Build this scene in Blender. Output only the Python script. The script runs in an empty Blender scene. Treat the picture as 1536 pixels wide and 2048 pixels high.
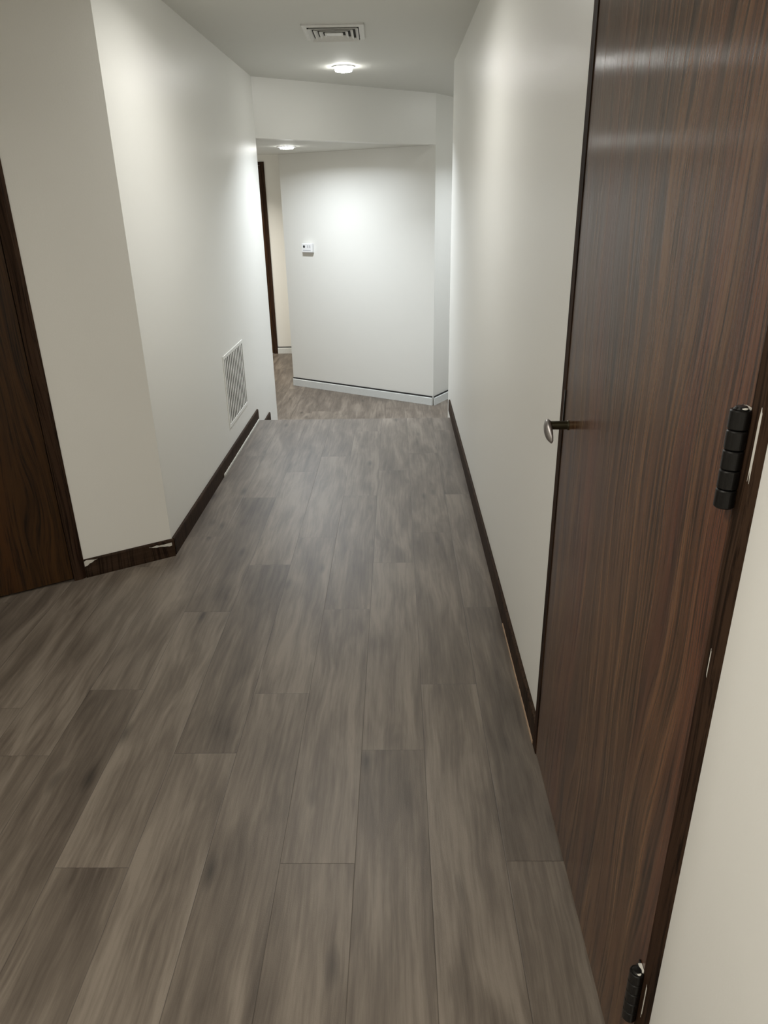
import bpy, bmesh, math, random
from mathutils import Matrix, Vector
random.seed(7)
S = bpy.context.scene
C = S.collection

# ------------------------------------------------------------------ camera
cam = bpy.data.cameras.new('camera')
cam.sensor_fit = 'VERTICAL'; cam.sensor_height = 36.0
cam.lens = 1437.91 / 2048 * 36.0
cam.clip_start = 0.02
camo = bpy.data.objects.new('camera', cam); C.objects.link(camo)
pitch, roll, yaw = 0.41016, 0.01915, -0.02184
fw = Vector((math.sin(yaw)*math.cos(pitch), math.cos(yaw)*math.cos(pitch), -math.sin(pitch)))
r0 = fw.cross(Vector((0, 0, 1))).normalized(); d0 = fw.cross(r0)
rt = r0*math.cos(roll) + d0*math.sin(roll)
dn = -r0*math.sin(roll) + d0*math.cos(roll)
camo.matrix_world = Matrix(((rt.x, -dn.x, -fw.x, 0), (rt.y, -dn.y, -fw.y, 0), (rt.z, -dn.z, -fw.z, 1.5), (0, 0, 0, 1)))
S.camera = camo

# ------------------------------------------------------------------ world, exposure, lamp strengths
w = bpy.data.worlds.new('world'); S.world = w; w.use_nodes = True
w.node_tree.nodes['Background'].inputs[0].default_value = (0.5, 0.5, 0.5, 1)
w.node_tree.nodes['Background'].inputs[1].default_value = 0.05
S.view_settings.view_transform = 'Standard'; S.view_settings.look = 'None'
S.view_settings.gamma = 1.0; S.view_settings.use_curve_mapping = False
S.view_settings.exposure = 0.21
HALL_W = 18.0      # lamp in the corridor ceiling
LOW_W = 20.0       # lamp in the lowered ceiling past the step
NEAR_W = 17.0      # lamps in the ceiling above and behind the camera
COOL = (0.86, 0.93, 1.0); WARM = (1.0, 0.95, 0.86)

# ------------------------------------------------------------------ node helpers
def new_mat(name):
    m = bpy.data.materials.new(name); m.use_nodes = True
    nt = m.node_tree
    return m, nt, nt.nodes['Principled BSDF']
def N(nt, t, **kw):
    n = nt.nodes.new(t)
    for k, v in kw.items():
        if k.startswith('i_'): n.inputs[int(k[2:])].default_value = v
        else: setattr(n, k, v)
    return n
def L(nt, a, b): nt.links.new(a, b)
def noise(nt, vec, scale, detail=3, rough=.55, dist=0.0):
    n = N(nt, 'ShaderNodeTexNoise'); n.inputs['Scale'].default_value = scale
    n.inputs['Detail'].default_value = detail; n.inputs['Roughness'].default_value = rough
    n.inputs['Distortion'].default_value = dist
    if vec is not None: L(nt, vec, n.inputs['Vector'])
    return n.outputs['Fac']
def mapping(nt, vec, scale=(1, 1, 1), loc=(0, 0, 0)):
    n = N(nt, 'ShaderNodeMapping'); L(nt, vec, n.inputs['Vector'])
    n.inputs['Scale'].default_value = scale; n.inputs['Location'].default_value = loc
    return n.outputs['Vector']
def ramp(nt, fac, stops):
    n = N(nt, 'ShaderNodeValToRGB'); e = n.color_ramp.elements
    while len(e) < len(stops): e.new(0.5)
    for i, (p, c) in enumerate(stops):
        e[i].position = p; e[i].color = (c[0], c[1], c[2], 1) if hasattr(c, '__len__') else (c, c, c, 1)
    L(nt, fac, n.inputs['Fac']); return n.outputs['Color']
def mth(nt, op, a, b=None, c=None, clamp=False):
    n = N(nt, 'ShaderNodeMath', operation=op); n.use_clamp = clamp
    for i, v in enumerate((a, b, c)):
        if v is None: continue
        if isinstance(v, (int, float)): n.inputs[i].default_value = v
        else: L(nt, v, n.inputs[i])
    return n.outputs[0]
def mix(nt, fac, a, b, blend='MIX'):
    n = N(nt, 'ShaderNodeMix', data_type='RGBA', blend_type=blend)
    for s, v in ((n.inputs['Factor'], fac), (n.inputs['A'], a), (n.inputs['B'], b)):
        if isinstance(v, (int, float)): s.default_value = v
        elif isinstance(v, tuple): s.default_value = (v[0], v[1], v[2], 1)
        else: L(nt, v, s)
    return n.outputs['Result']
def bump(nt, h, strength, dist, bs):
    n = N(nt, 'ShaderNodeBump'); n.inputs['Strength'].default_value = strength
    n.inputs['Distance'].default_value = dist; L(nt, h, n.inputs['Height']); L(nt, n.outputs['Normal'], bs.inputs['Normal'])
def objco(nt): return N(nt, 'ShaderNodeTexCoord').outputs['Object']

# ------------------------------------------------------------------ materials
def m_plain(name, col, rough=.5, metal=0.0, spec=.5, b=0.0, bscale=60):
    m, nt, bs = new_mat(name)
    co = objco(nt); nz = noise(nt, co, bscale, 3)
    L(nt, mix(nt, nz, tuple(c*.93 for c in col), tuple(min(1, c*1.05) for c in col)), bs.inputs['Base Color'])
    bs.inputs['Roughness'].default_value = rough; bs.inputs['Metallic'].default_value = metal
    bs.inputs['Specular IOR Level'].default_value = spec
    if b: bump(nt, nz, b, .001, bs)
    return m
def m_wall(name, col, rough=.37, spec=.5):
    m, nt, bs = new_mat(name)
    co = objco(nt)
    big = noise(nt, co, 1.7, 2); fine = noise(nt, co, 170, 4, .6)
    c = mix(nt, big, tuple(x*.985 for x in col), tuple(x*1.01 for x in col))
    L(nt, c, bs.inputs['Base Color'])
    L(nt, mth(nt, 'MULTIPLY_ADD', big, .10, rough-.05), bs.inputs['Roughness'])
    bs.inputs['Specular IOR Level'].default_value = spec
    wave = noise(nt, co, 6, 2)
    bump(nt, mth(nt, 'ADD', mth(nt, 'MULTIPLY', fine, .22), wave), .22, .004, bs)
    return m
M_WALL = m_wall('wall_paint', (.80, .79, .745))
M_CEIL = m_wall('ceiling_paint', (.70, .695, .645), .7, .3)
M_FIX = m_plain('white_enamel', (.82, .82, .80), .4)
M_GRILLE = m_plain('grille_enamel', (.80, .79, .75), .45)
M_DARK = m_plain('duct_dark', (.03, .026, .018), .8)
M_BLACK = m_plain('black_oxide', (.012, .011, .010), .32, .5, b=.3)
M_BRONZE = m_plain('aged_bronze', (.055, .048, .028), .3, .8)
M_NICKEL = m_plain('worn_nickel', (.36, .34, .33), .42, .9, b=.3, bscale=120)
M_SCUFF = m_plain('pale_paint_scuff', (.62, .60, .54), .7, b=.5)
M_RAW = m_plain('raw_wood_edge', (.42, .29, .19), .8, b=.5)
M_BBW = m_plain('grey_primer', (.66, .67, .65), .6, b=.4)
M_GAP = m_plain('caulk_gap', (.03, .028, .026), .9)
M_SCREEN = m_plain('dark_sensor', (.03, .03, .035), .4)
M_BTN = m_plain('grey_button', (.40, .40, .42), .5)
M_PLASTIC = m_plain('white_plastic', (.84, .84, .84), .4)

def m_wood(name, dark, mid, lite, red, axis_scale=(42, 42, 1.3), rough=.30, coat=.35, bstr=.35, aniso=0):
    m, nt, bs = new_mat(name)
    co = objco(nt)
    cl = mapping(nt, co, (1.6, 1.6, .35)); wv = noise(nt, cl, 2.0, 2)
    # cathedral wobble: shift the grain sideways with height
    sep = N(nt, 'ShaderNodeSeparateXYZ'); L(nt, co, sep.inputs[0])
    shift = mth(nt, 'MULTIPLY_ADD', wv, .22, sep.outputs[0])
    com = N(nt, 'ShaderNodeCombineXYZ'); L(nt, shift, com.inputs[0]); L(nt, sep.outputs[1], com.inputs[1]); L(nt, sep.outputs[2], com.inputs[2])
    v = com.outputs[0]
    g1 = noise(nt, mapping(nt, v, axis_scale), 1.0, 5, .65, .3)
    g2 = noise(nt, mapping(nt, v, (120, 120, 3.2)), 1.0, 4, .7)
    g3 = noise(nt, mapping(nt, v, (11, 11, .5)), 1.0, 3, .5)
    c = ramp(nt, g1, [(.30, dark), (.50, mid), (.72, lite)])
    c = mix(nt, ramp(nt, g3, [(.48, 0.0), (.70, .5)]), c, red)
    pores = ramp(nt, g2, [(.38, 0.30), (.52, 1.0)])
    c = mix(nt, 1.0, c, pores, 'MULTIPLY')
    L(nt, c, bs.inputs['Base Color'])
    L(nt, mth(nt, 'MULTIPLY_ADD', g1, .16, rough-.08), bs.inputs['Roughness'])
    bs.inputs['Coat Weight'].default_value = coat; bs.inputs['Coat Roughness'].default_value = .14
    h = mth(nt, 'ADD', mth(nt, 'MULTIPLY', g2, .6), g1)
    bump(nt, h, bstr, .0012, bs); bs.inputs['Coat IOR'].default_value = 1.5
    cn = nt.nodes.new('ShaderNodeBump'); cn.inputs['Strength'].default_value = bstr*.8; cn.inputs['Distance'].default_value = .0012
    L(nt, h, cn.inputs['Height']); L(nt, cn.outputs['Normal'], bs.inputs['Coat Normal'])
    if coat == 0: bs.inputs['Specular IOR Level'].default_value = .25 if rough < .44 else .06
    if aniso:
        bs.inputs['Anisotropic'].default_value = aniso; bs.inputs['Specular IOR Level'].default_value = .42
        tg = N(nt, 'ShaderNodeCombineXYZ'); tg.inputs[1].default_value = 1.0; L(nt, tg.outputs[0], bs.inputs['Tangent'])
    return m
M_DOOR = m_wood('brown_oak_veneer', (.034, .014, .005), (.104, .050, .023), (.182, .100, .051), (.120, .041, .024), rough=.22, coat=.0, bstr=.5, aniso=.86)
M_FRAME = m_wood('brown_oak_frame', (.022, .012, .007), (.038, .021, .012), (.052, .030, .018), (.036, .016, .010), rough=.62, coat=.0)
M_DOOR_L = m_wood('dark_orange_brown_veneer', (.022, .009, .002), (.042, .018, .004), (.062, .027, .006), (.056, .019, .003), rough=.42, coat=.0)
M_BB = m_wood('dark_brown_baseboard', (.022, .013, .008), (.040, .024, .015), (.060, .038, .024), (.036, .018, .012), (1.3, 1.3, 60), .55, .0)

def m_floor():
    m, nt, bs = new_mat('grey_brown_vinyl_plank')
    uv = N(nt, 'ShaderNodeUVMap', uv_map='plank').outputs['UV']
    at = N(nt, 'ShaderNodeAttribute', attribute_name='tone', attribute_type='GEOMETRY').outputs['Fac']
    pid = N(nt, 'ShaderNodeAttribute', attribute_name='pid', attribute_type='GEOMETRY').outputs['Fac']
    s = N(nt, 'ShaderNodeSeparateXYZ'); L(nt, uv, s.inputs[0]); u, v = s.outputs[0], s.outputs[1]
    com = N(nt, 'ShaderNodeCombineXYZ'); L(nt, u, com.inputs[0]); L(nt, v, com.inputs[1]); L(nt, mth(nt, 'MULTIPLY', pid, 7.31), com.inputs[2])
    P = com.outputs[0]
    # slow sideways wander of the figure
    wob = noise(nt, mapping(nt, P, (2.2, 5, 1)), 1.0, 2)
    v2 = mth(nt, 'MULTIPLY_ADD', wob, .045, v)
    com2 = N(nt, 'ShaderNodeCombineXYZ'); L(nt, u, com2.inputs[0]); L(nt, v2, com2.inputs[1]); L(nt, mth(nt, 'MULTIPLY', pid, 3.7), com2.inputs[2])
    Q = com2.outputs[0]
    cloud = noise(nt, mapping(nt, Q, (2.3, 13, 1)), 1.0, 3, .55, .5)
    streak = noise(nt, mapping(nt, Q, (4, 80, 1)), 1.0, 4, .6)
    fine = noise(nt, mapping(nt, Q, (22, 330, 1)), 1.0, 3, .6)
    t = mth(nt, 'ADD', mth(nt, 'MULTIPLY', cloud, .85), mth(nt, 'MULTIPLY', streak, .50))
    t = mth(nt, 'ADD', t, mth(nt, 'MULTIPLY', fine, .16))
    t = mth(nt, 'ADD', t, mth(nt, 'MULTIPLY', at, .13))
    col = ramp(nt, t, [(.48, (.054, .041, .031)), (.76, (.119, .096, .075)), (1.0, (.200, .168, .134))])
    # knots
    vo = N(nt, 'ShaderNodeTexVoronoi', feature='F1'); L(nt, mapping(nt, Q, (2.4, 8.0, 1)), vo.inputs['Vector'])
    vo.inputs['Scale'].default_value = 1.0
    kn = ramp(nt, vo.outputs['Distance'], [(.03, .45), (.16, 1.0)])
    col = mix(nt, 1.0, col, kn, 'MULTIPLY')
    # seams: dark line along plank edges
    ev = mth(nt, 'MINIMUM', v, mth(nt, 'SUBTRACT', .186, v))
    eu = mth(nt, 'MINIMUM', u, mth(nt, 'SUBTRACT', 1.2, u))
    e1 = mth(nt, 'DIVIDE', ev, .0016, clamp=True); e2 = mth(nt, 'DIVIDE', eu, .0014, clamp=True)
    e = mth(nt, 'MINIMUM', e1, e2)
    seam = mth(nt, 'MULTIPLY_ADD', e, .55, .45)
    col = mix(nt, 1.0, col, seam, 'MULTIPLY')
    L(nt, col, bs.inputs['Base Color'])
    L(nt, mth(nt, 'MULTIPLY_ADD', fine, .14, .36), bs.inputs['Roughness'])
    bs.inputs['Specular IOR Level'].default_value = .5
    tex = noise(nt, N(nt, 'ShaderNodeTexCoord').outputs['Object'], 380, 2, .6)
    h = mth(nt, 'ADD', mth(nt, 'MULTIPLY', fine, .5), mth(nt, 'ADD', mth(nt, 'MULTIPLY', e, .8), mth(nt, 'MULTIPLY', tex, .7)))
    bump(nt, h, .35, .0010, bs)
    return m
M_FLOOR = m_floor()
def m_emit(name, col, st):
    m, nt, bs = new_mat(name)
    bs.inputs['Emission Color'].default_value = (*col, 1); bs.inputs['Emission Strength'].default_value = st
    bs.inputs['Base Color'].default_value = (.85, .85, .85, 1)
    return m
M_LED = m_emit('lit_diffuser', (1.0, 1.0, .96), 48)

# ------------------------------------------------------------------ mesh helpers
def box(bm, x0, x1, y0, y1, z0, z1):
    vs = [bm.verts.new((x, y, z)) for z in (z0, z1) for y in (y0, y1) for x in (x0, x1)]
    for f in ((0, 2, 3, 1), (4, 5, 7, 6), (0, 1, 5, 4), (2, 6, 7, 3), (0, 4, 6, 2), (1, 3, 7, 5)):
        bm.faces.new([vs[i] for i in f])
def prism(bm, pts, z0, z1):            # polygon in xy, extruded in z
    a = [bm.verts.new((x, y, z0)) for x, y in pts]; b = [bm.verts.new((x, y, z1)) for x, y in pts]
    n = len(pts); bm.faces.new(a[::-1]); bm.faces.new(b)
    for i in range(n): bm.faces.new((a[i], a[(i+1) % n], b[(i+1) % n], b[i]))
def extr_x(bm, pts, x0, x1):            # polygon in yz, extruded in x
    a = [bm.verts.new((x0, y, z)) for y, z in pts]; b = [bm.verts.new((x1, y, z)) for y, z in pts]
    n = len(pts); bm.faces.new(a); bm.faces.new(b[::-1])
    for i in range(n): bm.faces.new((a[(i+1) % n], a[i], b[i], b[(i+1) % n]))
def lathe(bm, prof, n=32, mat=Matrix()):
    rings = []
    for r, z in prof:
        if r < 1e-6: rings.append([bm.verts.new(mat @ Vector((0, 0, z)))])
        else: rings.append([bm.verts.new(mat @ Vector((r*math.cos(2*math.pi*i/n), r*math.sin(2*math.pi*i/n), z))) for i in range(n)])
    for a, b in zip(rings, rings[1:]):
        for i in range(n):
            j = (i+1) % n
            if len(a) == 1 and len(b) == 1: continue
            if len(a) == 1: bm.faces.new((a[0], b[i], b[j]))
            elif len(b) == 1: bm.faces.new((a[i], b[0], a[j]))
            else: bm.faces.new((a[i], b[i], b[j], a[j]))
def obj(name, bm, mat, parent=None, bev=0, smooth=False, loc=None, rotz=None):
    bmesh.ops.recalc_face_normals(bm, faces=bm.faces)
    me = bpy.data.meshes.new(name); bm.to_mesh(me); bm.free()
    if mat: me.materials.append(mat)
    if smooth:
        for p in me.polygons: p.use_smooth = True
    o = bpy.data.objects.new(name, me); C.objects.link(o)
    if parent: o.parent = parent
    if loc: o.location = loc
    if rotz is not None: o.rotation_euler = (0, 0, rotz)
    if bev:
        b = o.modifiers.new('bevel', 'BEVEL'); b.width = bev; b.segments = 2; b.limit_method = 'ANGLE'
    return o
def empty(name, loc=(0, 0, 0), rotz=0):
    o = bpy.data.objects.new(name, None); C.objects.link(o); o.location = loc; o.rotation_euler = (0, 0, rotz)
    o.empty_display_size = .1
    return o
def tag(o, label, cat, group=None, kind=None):
    o['label'] = label; o['category'] = cat
    if group: o['group'] = group
    if kind: o['kind'] = kind
    return o
def struct(o, label, cat):
    return tag(o, label, cat, None, 'structure')
def B(): return bmesh.new()

# ------------------------------------------------------------------ key points of the plan (metres)
ZC = 2.343          # corridor ceiling
ZF = -0.45          # lower floor past the steps
ZL = 1.94           # lowered ceiling past the steps
XL, XR = -1.035, .393          # faces of the baseboards
WL, WR = -1.047, .405          # faces of the walls
EDGE = 5.20
CX, CY = .368, 7.232           # convex corner of the wall with the thermostat
TX, TY = -1.191, 8.192         # its far left end
FAR = 10.08
AX, AY = WL, 2.972             # convex corner of corridor wall and angled wall
AE = Vector((-.8497, -.5273))  # direction of the angled wall, away from the corridor
AROT = math.atan2(AE.y, AE.x)

# ------------------------------------------------------------------ floor: one mesh, a face for every plank
TONES = {}
def lane_of(x): return int(math.floor((x + .302)/.186 + 1e-6))
JOINT = {0: 1.278, 1: 1.676, 2: 1.991, 3: 1.285, -1: .745, -2: 1.665, -3: 1.266, -4: 1.969, -5: 1.657}
def settone(lane, ymid, t):
    k = math.floor((ymid - JOINT[lane])/1.2); TONES[(lane, k)] = t
for l, y, t in ((-3, 1.9, .75), (-3, 1.0, -.1), (1, 2.2, .8), (1, 1.2, .35), (0, 1.9, .7), (0, .9, .2), (-2, 1.3, .75), (-2, 2.0, -.2),
                (-2, 3.5, .9), (-1, 4.0, .85), (0, 4.2, .8), (0, 5.0, .1), (-3, 3.0, -.3), (3, 1.9, -.35), (3, .9, .3), (3, 3.0, .45), (2, 1.5, .7),
                (2, 2.6, .1), (-4, 2.5, .45), (-4, 1.5, -.2), (-1, 1.3, .1), (-1, 2.5, .8), (1, 3.5, .5), (2, 3.7, .3), (0, 3.0, .3), (-5, 1.2, .1), (1, 4.5, .3)):
    settone(l, y, t)
def planks(x0, x1, y0, y1, z, seed, known):
    rnd = random.Random(seed); quads = []
    for lane in range(lane_of(x0)-1, lane_of(x1)+2):
        a = -.302 + lane*.186; xa, xb = max(a, x0), min(a+.186, x1)
        if xb - xa < 1e-4: continue
        j = JOINT.get(lane) if known and lane in JOINT else rnd.uniform(0, 1.2)
        for k in range(-8, 12):
            s = j + 1.2*k; ya, yb = max(s, y0), min(s+1.2, y1)
            t = TONES.get((lane, k), rnd.uniform(-.25, .8)) if known else rnd.uniform(-.2, .7)
            pid = rnd.random()*9
            if yb - ya < 1e-4: continue
            quads.append((xa, xb, ya, yb, z, a, s, t, pid))
    return quads
def plank_mesh(name, quads, base_boxes):
    vs, fs, uvs, tone, pids = [], [], [], [], []
    for xa, xb, ya, yb, z, a, s, t, pid in quads:
        i = len(vs); vs += [(xa, ya, z), (xb, ya, z), (xb, yb, z), (xa, yb, z)]; fs.append((i, i+1, i+2, i+3))
        uvs += [(ya-s, xa-a), (ya-s, xb-a), (yb-s, xb-a), (yb-s, xa-a)]; tone.append(t); pids.append(pid)
    for (x0, x1, y0, y1, z0, z1) in base_boxes:
        i = len(vs); vs += [(x, y, zz) for zz in (z0, z1) for y in (y0, y1) for x in (x0, x1)]
        for f in ((0, 2, 3, 1), (0, 1, 5, 4), (2, 6, 7, 3), (0, 4, 6, 2), (1, 3, 7, 5)):
            fs.append(tuple(i+q for q in f)); uvs += [(.3, .05), (.3, .1), (.5, .1), (.5, .05)]; tone.append(.3); pids.append(2.2)
    me = bpy.data.meshes.new(name); me.from_pydata(vs, [], fs)
    uvl = me.uv_layers.new(name='plank')
    for i, q in enumerate(uvs): uvl.data[i].uv = q
    at = me.attributes.new('tone', 'FLOAT', 'FACE'); ap = me.attributes.new('pid', 'FLOAT', 'FACE')
    for i in range(len(fs)): at.data[i].value = tone[i]; ap.data[i].value = pids[i]
    me.materials.append(M_FLOOR)
    o = bpy.data.objects.new(name, me); C.objects.link(o); return o
fl = plank_mesh('floor', planks(-2.9, .41, -1.5, EDGE, 0, 3, True), [(-2.9, .41, -1.5, EDGE, -.15, -.001)])
struct(fl, 'grey-brown wood-look plank floor of the corridor up to the step edge', 'floor')
T1, T2 = 5.69, 6.12
st = plank_mesh('floor_steps', planks(WL, 2.0, EDGE, T1, -.15, 11, False) + planks(WL, 2.0, T1, T2, -.30, 12, False),
                [(WL, 2.0, EDGE, T1, -.30, -.151), (WL, 2.0, T1, T2, -.45, -.301)])
struct(st, 'two plank-covered steps going down past the floor edge', 'steps')
lf = plank_mesh('floor_lower', planks(-3.3, 2.0, 5.5, 10.2, ZF, 13, False), [(-3.3, 2.0, 5.5, 10.2, ZF-.1, ZF-.001)])
struct(lf, 'lower grey plank floor beyond the step, in front of the thermostat wall', 'floor')

# ------------------------------------------------------------------ walls and ceilings
b = B(); prism(b, [(WL, AY), (WL, 6.08), (WL-.12, 6.08), (WL-.12, AY+.07), (WL-.1, AY-.062)], -.5, ZC)
struct(obj('wall_left', b, M_WALL), 'white corridor wall on the left with the return grille', 'wall')
b = B(); prism(b, [(WL-.12, 5.96), (WL-.12, 6.08), (-3.3, 6.08), (-3.3, 5.96)], -.5, ZC)
struct(obj('wall_left_return', b, M_WALL), 'white wall turning left behind the corridor wall', 'wall')
# angled wall in its own frame: x away from the corridor, +y towards the corridor side
angled = ((0, .392, 0, ZC), (.392, 1.36, 2.075, ZC), (1.36, 1.75, 0, ZC))
b = B()
for x0, x1, z0, z1 in angled: box(b, x0, x1, -.12, 0, z0, z1)
struct(obj('wall_angled', b, M_WALL, loc=(AX, AY, 0), rotz=AROT), 'white angled wall on the left between the corridor and the dark door', 'wall')
ex = Vector((AX, AY)) + AE*1.75
b = B(); box(b, ex.x-.12, ex.x, -1.5, ex.y, 0, ZC)
struct(obj('wall_left_near', b, M_WALL), 'white wall left of the camera', 'wall')
b = B(); box(b, ex.x-.12, .53, -1.62, -1.5, 0, ZC)
struct(obj('wall_back', b, M_WALL), 'white wall behind the camera', 'wall')
b = B(); box(b, WR, WR+.12, 1.692, 5.62, -.5, ZC); box(b, WR, WR+.12, .757, 1.692, 2.06, ZC); box(b, WR, WR+.12, -1.5, .757, 0, ZC)
struct(obj('wall_right', b, M_WALL), 'white corridor wall on the right around the brown door', 'wall')
b = B(); box(b, WR+.12, 2.0, 5.50, 5.62, -.5, ZC)
struct(obj('wall_right_return', b, M_WALL), 'white wall turning right behind the corridor wall', 'wall')
b = B(); box(b, 2.0, 2.1, 5.5, 10.2, -.5, ZC)
struct(obj('wall_right_far', b, M_WALL), 'white wall closing the lower landing on the right', 'wall')
cv = Vector((CX, CY)); tv = Vector((TX, TY)); td = (tv-cv).normalized(); tn = Vector((-td.y, td.x)) ; tn = tn if tn.y > 0 else -tn
sd = Vector((.52, .854)); se = cv + sd*1.9
b = B(); prism(b, [tuple(cv), tuple(tv), (-1.30, FAR), (se.x-.5, FAR), tuple(se)], -.5, ZC)
struct(obj('wall_thermostat', b, M_WALL), 'white end wall with the thermostat, its right corner nearest', 'wall')
b = B(); box(b, -3.3, -1.30, FAR, FAR+.12, -.5, ZC)
struct(obj('wall_far', b, M_WALL), 'cream wall section far behind the end wall beside the dark door', 'wall')
b = B(); box(b, -3.42, -3.3, 5.9, FAR+.12, -.5, ZC)
struct(obj('wall_far_left', b, M_WALL), 'white wall at the left end of the lower hall', 'wall')
b = B(); box(b, se.x-.3, 2.1, FAR-1.2, FAR-1.1, -.5, ZC)
struct(obj('wall_far_right', b, M_WALL), 'white wall at the right end of the lower landing', 'wall')
b = B(); box(b, ex.x-.12, 2.1, -1.6, 10.2, ZC, ZC+.1); box(b, -3.42, ex.x-.12, 5.9, 10.2, ZC, ZC+.1)
struct(obj('ceiling', b, M_CEIL), 'flat off-white ceiling of the corridor', 'ceiling')
# header and lowered ceiling behind it
hl = Vector((WL, 6.08)); hd = (cv-hl).normalized(); hn = Vector((-hd.y, hd.x))
b = B(); prism(b, [tuple(hl), tuple(cv), tuple(cv+Vector((-.05, .1))), (hl.x, hl.y+.11)], ZL, ZC)
struct(obj('wall_header', b, M_WALL), 'grey-white dropped header crossing the corridor above the step', 'wall')
b = B(); prism(b, [(hl.x, hl.y+.11), tuple(cv+Vector((-.05, .1))), tuple(tv), (-3.3, TY+.02), (-3.3, 6.08), (hl.x-.12, 6.08)], ZL, ZC)
struct(obj('ceiling_lowered', b, M_CEIL), 'lowered white ceiling beyond the header', 'ceiling')

# ------------------------------------------------------------------ baseboards
BBH = .085
def board(name, mat, x0, x1, loc, rotz, label, h=BBH, t=.012, z=0):
    # local x along, +y to the room
    b = B(); extr_x(b, [(0, z), (t, z), (t, z+h-.006), (t-.003, z+h-.001), (t-.005, z+h), (0, z+h)], x0, x1)
    o = obj(name, b, mat, loc=loc, rotz=rotz); struct(o, label, 'baseboard'); return o
def strip(name, mat, parent, runs, y0, y1, z0, z1, seed=1):
    # irregular thin band lying on the face: worn paint or bare wood
    rnd = random.Random(seed); b = B()
    for x0, x1 in runs:
        n = max(3, int((x1-x0)/.011)); xs = [x0+(x1-x0)*i/n for i in range(n+1)]
        top = [z1-(z1-z0)*rnd.uniform(0, .22) for i in range(n+1)]
        tp = .75 if seed in (5, 6) else 0      # these two marks thin out away from the end of the board
        bot = [z0+(z1-z0)*(rnd.uniform(0, .2)+tp*((i/n) if seed == 5 else (1-i/n))) for i in range(n+1)]
        F = [b.verts.new((x, y1, t)) for x, t in zip(xs, top)]; G = [b.verts.new((x, y1, t)) for x, t in zip(xs, bot)]
        F2 = [b.verts.new((x, y0, t)) for x, t in zip(xs, top)]; G2 = [b.verts.new((x, y0, t)) for x, t in zip(xs, bot)]
        for i in range(n):
            b.faces.new((G[i], G[i+1], F[i+1], F[i])); b.faces.new((F[i], F[i+1], F2[i+1], F2[i])); b.faces.new((G[i+1], G[i], G2[i], G2[i+1]))
        b.faces.new((G[0], F[0], F2[0], G2[0])); b.faces.new((F[n], G[n], G2[n], F2[n]))
    return obj(name, b, mat, parent)
HP = math.pi/2
# left: local x = -Y so that +y (room side) = +X
bl = board('baseboard_left', M_BB, -EDGE, -(AY+.008), (WL, 0, 0), -HP, 'dark brown baseboard along the left corridor wall')
strip('pale_scuffed_edge', M_SCUFF, bl, [(-5.18, -4.0)], .012, .017, 0, .016, 4)
ba = board('baseboard_angled', M_BB, -.008, .386, (AX, AY, 0), AROT, 'short dark brown baseboard under the angled wall')
strip('white_paint_scuff', M_SCUFF, ba, [(.003, .105)], .012, .0126, .052, .074, 5)
strip('white_paint_scuff', M_SCUFF, ba, [(.330, .3855)], .012, .0126, .050, .084, 6)
br = board('baseboard_right', M_BB, 1.694, 5.40, (WR, 0, 0), HP, 'dark brown baseboard along the right corridor wall')
strip('bare_wood_edge', M_RAW, br, [(1.70, 2.35)], .012, .014, 0, .014, 8)
bs_ = board('baseboard_step', M_BB, -T1, -EDGE, (WL, 0, 0), -HP, 'short brown baseboard on the step below the floor edge', h=.075, z=-.15)
bt_ = board('baseboard_step_lower', M_BB, -5.98, -T1-.02, (WL, 0, 0), -HP, 'short brown baseboard on the lowest step', h=.07, z=-.30)
def grey_board(name, p0, p1, label, gap=True):
    p0, p1 = Vector(p0), Vector(p1); d = p1-p0; ang = math.atan2(d.y, d.x)
    o = board(name, M_BBW, 0, d.length, (p0.x, p0.y, 0), ang, label, h=.078, z=ZF)
    b = B(); box(b, 0, d.length, 0, .004, ZF+.078, ZF+.094)
    obj('dark_gap', b, M_GAP, o)
    return o
# +y (left of direction) must face the room
grey_board('baseboard_end', (cv.x-.008, cv.y-.006), (tv.x, tv.y), 'whitish unpainted baseboard under the thermostat wall').rotation_euler[2] += 0

grey_board('baseboard_landing', (se.x, se.y), (cv.x+.008, cv.y-.008), 'whitish unpainted baseboard right of the end wall corner')
grey_board('baseboard_far', (-1.30, FAR), (-1.655, FAR), 'pale baseboard under the cream wall section at the far end')

# ------------------------------------------------------------------ doors (local x along the wall, +y into the corridor)
def leaf_bm(x0, x1, z0, z1, y0, y1):
    b = B(); box(b, x0, x1, y0, y1, z0, z1); return b
def make_door(name, loc, rotz, near, x0, x1, far, top, mleaf, label, cham=0.0, cham_far=0.0, z=0, face=.012, leaf_face=.010, head=.03):
    """near / far: (outer, inner) x of the two jambs; leaf from x0 to x1"""
    r = empty(name, loc, rotz); struct(r, label, 'door')
    obj('door_leaf', leaf_bm(x0-.0015, x1+.0015, z+.008, top, leaf_face-.042, leaf_face), mleaf, r, .0015)
    b = B()
    def jamb(o, i, ch):
        s = 1 if i > o else -1
        pts = [(o, -.118), (o, face-ch*.6), (o+s*ch, face), (i, face), (i, leaf_face-.046), (i+s*.014, leaf_face-.046), (i+s*.014, -.118)]
        prism(b, pts, z, top+.003)
    jamb(near[0], near[1], cham); jamb(far[0], far[1], cham_far)
    box(b, near[0], far[0], -.118, face, top+.003, top+.003+head)
    obj('door_frame', b, M_FRAME, r)
    return r
door1 = make_door('door_1', (WR, .757, 0), HP, (0, .026), .029, .897, (.935, .901), 2.03, M_DOOR,
                  'glossy brown oak door on the right wall with lever handle and black hinges')
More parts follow.
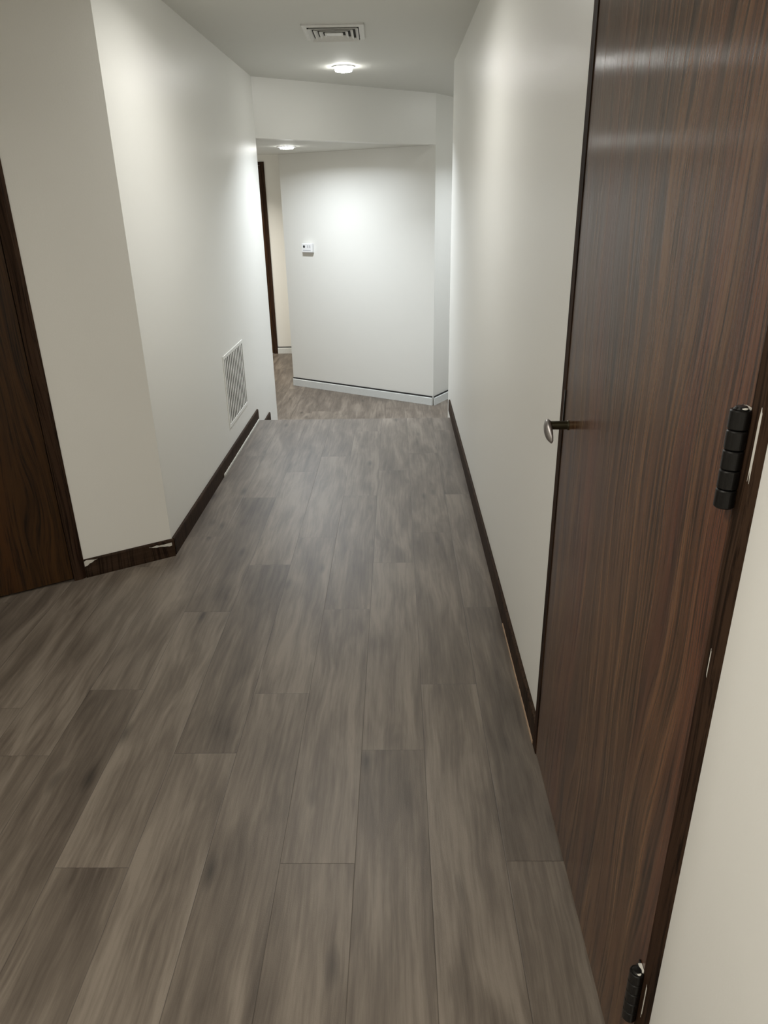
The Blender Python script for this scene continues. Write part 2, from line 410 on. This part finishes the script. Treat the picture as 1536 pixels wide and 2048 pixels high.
def hinge(r, x, z0, z1, leaf_w, yf, right=1):
    b = B(); box(b, x+.004, x+leaf_w, yf, yf+.0025, z0, z1)
    for k in (.14, .38, .62, .86):
        cx = x+.004+leaf_w*.75; cz = z0+(z1-z0)*k
        lathe(b, [(.0045, 0), (.0045, .0009), (.003, .0016), (0, .0018)], 12, Matrix.Translation((cx, yf+.0025, cz)) @ Matrix.Rotation(-HP, 4, 'X'))
    h = obj('hinge', b, M_BLACK, r, .0008)
    n = 5; dz = (z1-z0)/n; b = B(); R_ = .0115; yc = yf+.0115
    for k in range(n):
        lathe(b, [(0, z0+k*dz+.0006), (R_-.0012, z0+k*dz+.0006), (R_, z0+k*dz+.002), (R_, z0+(k+1)*dz-.002), (R_-.0012, z0+(k+1)*dz-.0006), (0, z0+(k+1)*dz-.0006)], 40, Matrix.Translation((x, yc, 0)))
    lathe(b, [(0, z1+.0035), (.006, z1+.003), (.0085, z1), (.007, z1-.001), (0, z1-.001)], 20, Matrix.Translation((x, yc, 0)))
    obj('hinge_barrel', b, M_BLACK, h, smooth=False)
    b = B(); lathe(b, [(0, 0), (.0035, 0), (.0035, .001), (0, .0016)], 12, Matrix.Translation((x-.006, yc-.001, z1+.0008)))
    obj('pin_chip', b, M_SCUFF, h)
    strip('pale_paint_chip', M_SCUFF, h, [(x-.004, x+.012)], yf+.0005, yf+.006, z1-.002, z1+.0015, 3)
    return h
hinge(door1, .0295, 1.160, 1.279, .020, .010)
hinge(door1, .0295, .215, .333, .020, .010)
hinge(door1, .0295, 1.78, 1.905, .020, .010)
# worn paint on the frame beside the hinges
strip('worn_paint_patch', M_SCUFF, door1, [(.0005, .005)], .012, .0124, 1.20, 1.29, 9)
strip('worn_paint_patch', M_SCUFF, door1, [(.006, .0085)], .012, .0124, .245, .335, 10)
strip('worn_paint_patch', M_SCUFF, door1, [(.010, .0115)], .012, .0124, .93, .975, 12)
# lever handle: rose, neck, drooping paddle that points back along the door
hz, hx = 1.014, .853
hd_ = obj('door_handle', (lambda bb: (lathe(bb, [(0, 0), (.0118, 0), (.0118, .002), (.0108, .0035), (0, .0035)], 28,
          Matrix.Translation((hx, .010, hz)) @ Matrix.Rotation(-HP, 4, 'X')), bb)[1])(B()), M_BRONZE, door1, smooth=False)
b = B(); lathe(b, [(0, 0), (.0100, 0), (.0100, .040), (.0108, .042), (.0108, .049), (.008, .052), (0, .052)], 24, Matrix.Translation((hx, .010, hz)) @ Matrix.Rotation(-HP, 4, 'X'))
obj('handle_neck', b, M_BRONZE, hd_, smooth=False)
b = B(); rings = []
NP = 18
for i in range(NP):
    t = i/(NP-1)
    px = hx + .006 - .040*t; pz = hz + .004 - .022*t - .010*t*t; py = .058 + .003*math.sin(math.pi*t) - .006*t
    hh = .0045 + .0135*math.sin(math.pi*min(1, .12+t*.86))**.8 if t < .999 else .002      # half height of the blade
    th = .0085*math.sin(math.pi*min(1, .2+t*.78))**.7 + .001
    ring = []
    for k in range(14):
        a = 2*math.pi*k/14
        ring.append(b.verts.new((px + .25*hh*math.sin(a)*-.4, py + th*math.cos(a), pz + hh*math.sin(a))))
    rings.append(ring)
for A_, B_ in zip(rings, rings[1:]):
    for k in range(14): b.faces.new((A_[k], A_[(k+1) % 14], B_[(k+1) % 14], B_[k]))
b.faces.new(rings[0]); b.faces.new(rings[-1][::-1])
lv = obj('handle_lever', b, M_NICKEL, hd_, smooth=True); lv['label'] = 'worn grey metal lever blade'
b = B(); box(b, .8990, .9055, .0085, .0130, 1.01, 1.085); obj('strike_plate', b, M_BLACK, door1)

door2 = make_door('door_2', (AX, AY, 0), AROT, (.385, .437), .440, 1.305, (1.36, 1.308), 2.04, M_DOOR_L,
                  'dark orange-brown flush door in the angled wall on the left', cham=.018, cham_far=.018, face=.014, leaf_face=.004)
door3 = make_door('door_3', (-1.657, FAR, 0), math.pi, (0, .05), .053, .90, (.953, .903), 1.92, M_DOOR_L,
                  'dark brown door at the far end of the lower hall, mostly hidden', z=ZF, head=.04)

# ------------------------------------------------------------------ return grille low on the left wall
g = empty('wall_grille', (WL, 0, 0), -HP)
tag(g, 'white return-air grille with upright slats, low on the left corridor wall', 'vent')
x0, x1, z0, z1 = -4.90, -4.31, .205, .650
def ring_frame(b, x0, x1, z0, z1, fw_, y0, y1):
    box(b, x0, x1, y0, y1, z1-fw_, z1); box(b, x0, x1, y0, y1, z0, z0+fw_)
    box(b, x0, x0+fw_, y0, y1, z0+fw_, z1-fw_); box(b, x1-fw_, x1, y0, y1, z0+fw_, z1-fw_)
b = B(); ring_frame(b, x0, x1, z0, z1, .022, 0, .005); obj('frame', b, M_GRILLE, g, .0015)
b = B(); box(b, x0+.02, x1-.02, -.004, .0006, z0+.02, z1-.02); obj('duct_opening', b, M_DARK, g)
ns = 11
for k in range(ns):
    xc = x0+.03+(x1-x0-.06)*(k+.5)/ns
    b = B(); prism(b, [(xc-.0095, .0012), (xc-.0095, .0042), (xc+.0095, .0028), (xc+.0095, .0012)], z0+.022, z1-.022)
    obj('slat', b, M_GRILLE, g)

# ------------------------------------------------------------------ supply vent in the ceiling
v = empty('ceiling_vent', (-.322, 4.620, ZC)); v.rotation_euler = (0, 0, .02)
tag(v, 'square white ceiling air vent with nested louvres in front of the corridor light', 'vent')
def sq_ring(b, xo, yo, xi, yi, zo, zi, th=.0015):
    o = [(-xo, -yo), (xo, -yo), (xo, yo), (-xo, yo)]; i = [(-xi, -yi), (xi, -yi), (xi, yi), (-xi, yi)]
    for k in range(4):
        j = (k+1) % 4
        top = [b.verts.new((*o[k], zo)), b.verts.new((*o[j], zo)), b.verts.new((*i[j], zi)), b.verts.new((*i[k], zi))]
        bot = [b.verts.new((p.co.x, p.co.y, p.co.z-th)) for p in top]
        b.faces.new(top); b.faces.new(bot[::-1])
        for q in range(4): b.faces.new((top[q], top[(q+1) % 4], bot[(q+1) % 4], bot[q]))
HXv, HYv = .163, .193
b = B(); sq_ring(b, HXv, HYv, HXv-.026, HYv-.026, -.004, -.011, .003); box(b, -HXv, HXv, -HYv, -HYv+.003, -.009, 0); box(b, -HXv, HXv, HYv-.003, HYv, -.009, 0)
box(b, -HXv, -HXv+.003, -HYv, HYv, -.009, 0); box(b, HXv-.003, HXv, -HYv, HYv, -.009, 0)
obj('frame', b, M_GRILLE, v)
b = B(); box(b, -HXv+.02, HXv-.02, -HYv+.02, HYv-.02, -.003, -.0005); obj('duct_opening', b, M_DARK, v)
for k in range(4):
    s_ = 1-.21*k; b = B()
    sq_ring(b, (HXv-.030)*s_, (HYv-.030)*s_, (HXv-.030)*s_-.017, (HYv-.030)*s_-.017, -.020, -.006)
    obj('louvre', b, M_GRILLE, v)
b = B(); box(b, -.045, .045, -.055, .055, -.014, -.010); obj('centre_plate', b, M_GRILLE, v)

# ------------------------------------------------------------------ ceiling lights
def downlight(loc, power, col, label, drop=.03, spread=120):
    r = empty('ceiling_light', loc); tag(r, label, 'ceiling light')
    b = B(); lathe(b, [(.060, -.001), (.060, -.008), (.078, -.006), (.080, 0), (.060, 0)], 40); obj('trim_ring', b, M_FIX, r, smooth=False)
    b = B(); lathe(b, [(.0595, 0), (.0595, -drop+.006), (.054, -drop), (0, -drop-.001)], 40); obj('diffuser', b, M_LED, r, smooth=True)
    l = bpy.data.lights.new('lamp', 'AREA'); l.shape = 'DISK'; l.size = .115; l.energy = power; l.color = col; l.spread = math.radians(spread)
    lo = bpy.data.objects.new('lamp', l); C.objects.link(lo); lo.parent = r; lo.location = (0, 0, -drop-.004)
    return r
downlight((-.346, 5.755, ZC), HALL_W, COOL, 'lit round light on the corridor ceiling just past the air vent')
downlight((-.945, 7.03, ZL), LOW_W, COOL, 'lit round light under the lowered ceiling beyond the header', .020, 165)
downlight((-.346, 3.24, ZC), NEAR_W*.54, (.98, .97, .93), 'round ceiling light in the corridor above the left wall corner', spread=165)
downlight((-.75, .35, ZC), NEAR_W*1.0, WARM, 'round ceiling light overhead by the brown door', spread=160)
downlight((-.75, -1.0, ZC), NEAR_W*1.0, WARM, 'round ceiling light behind the camera', spread=170)
downlight((1.25, 6.9, ZC), LOW_W*.8, COOL, 'round ceiling light over the landing on the right')
downlight((-2.3, 8.9, ZC), LOW_W*1.5, WARM, 'unseen round light added in the lower hall to brighten the cream wall')  # added lamp, hidden behind the left wall, lifts the cream far wall

# ------------------------------------------------------------------ thermostat on the end wall
tang = math.atan2(td.y, td.x)
tc = cv + td*((Vector((-.908, 8.018))-cv).length)
t_ = empty('thermostat', (tc.x, tc.y, 1.043), tang)
tag(t_, 'small white thermostat with a dark round sensor on the end wall', 'thermostat')
b = B(); box(b, -.064, .064, 0, .010, -.046, .046); obj('back_plate', b, M_PLASTIC, t_, .003)
b = B(); box(b, -.068, .068, .010, .042, -.040, .050); obj('housing', b, M_PLASTIC, t_, .006)
b = B(); lathe(b, [(0, 0), (.013, 0), (.013, .002), (.011, .003), (0, .003)], 24, Matrix.Translation((.034, .042, .018)) @ Matrix.Rotation(-HP, 4, 'X')); obj('round_sensor', b, M_SCREEN, t_)
for k in range(2):
    b = B(); box(b, -.016-.026*k-.005, -.016-.026*k+.005, .042, .0435, .004, .032); obj('button', b, M_BTN, t_, .001)
b = B(); box(b, -.05, .05, .042, .0428, -.022, -.017); obj('seam_line', b, M_BTN, t_)
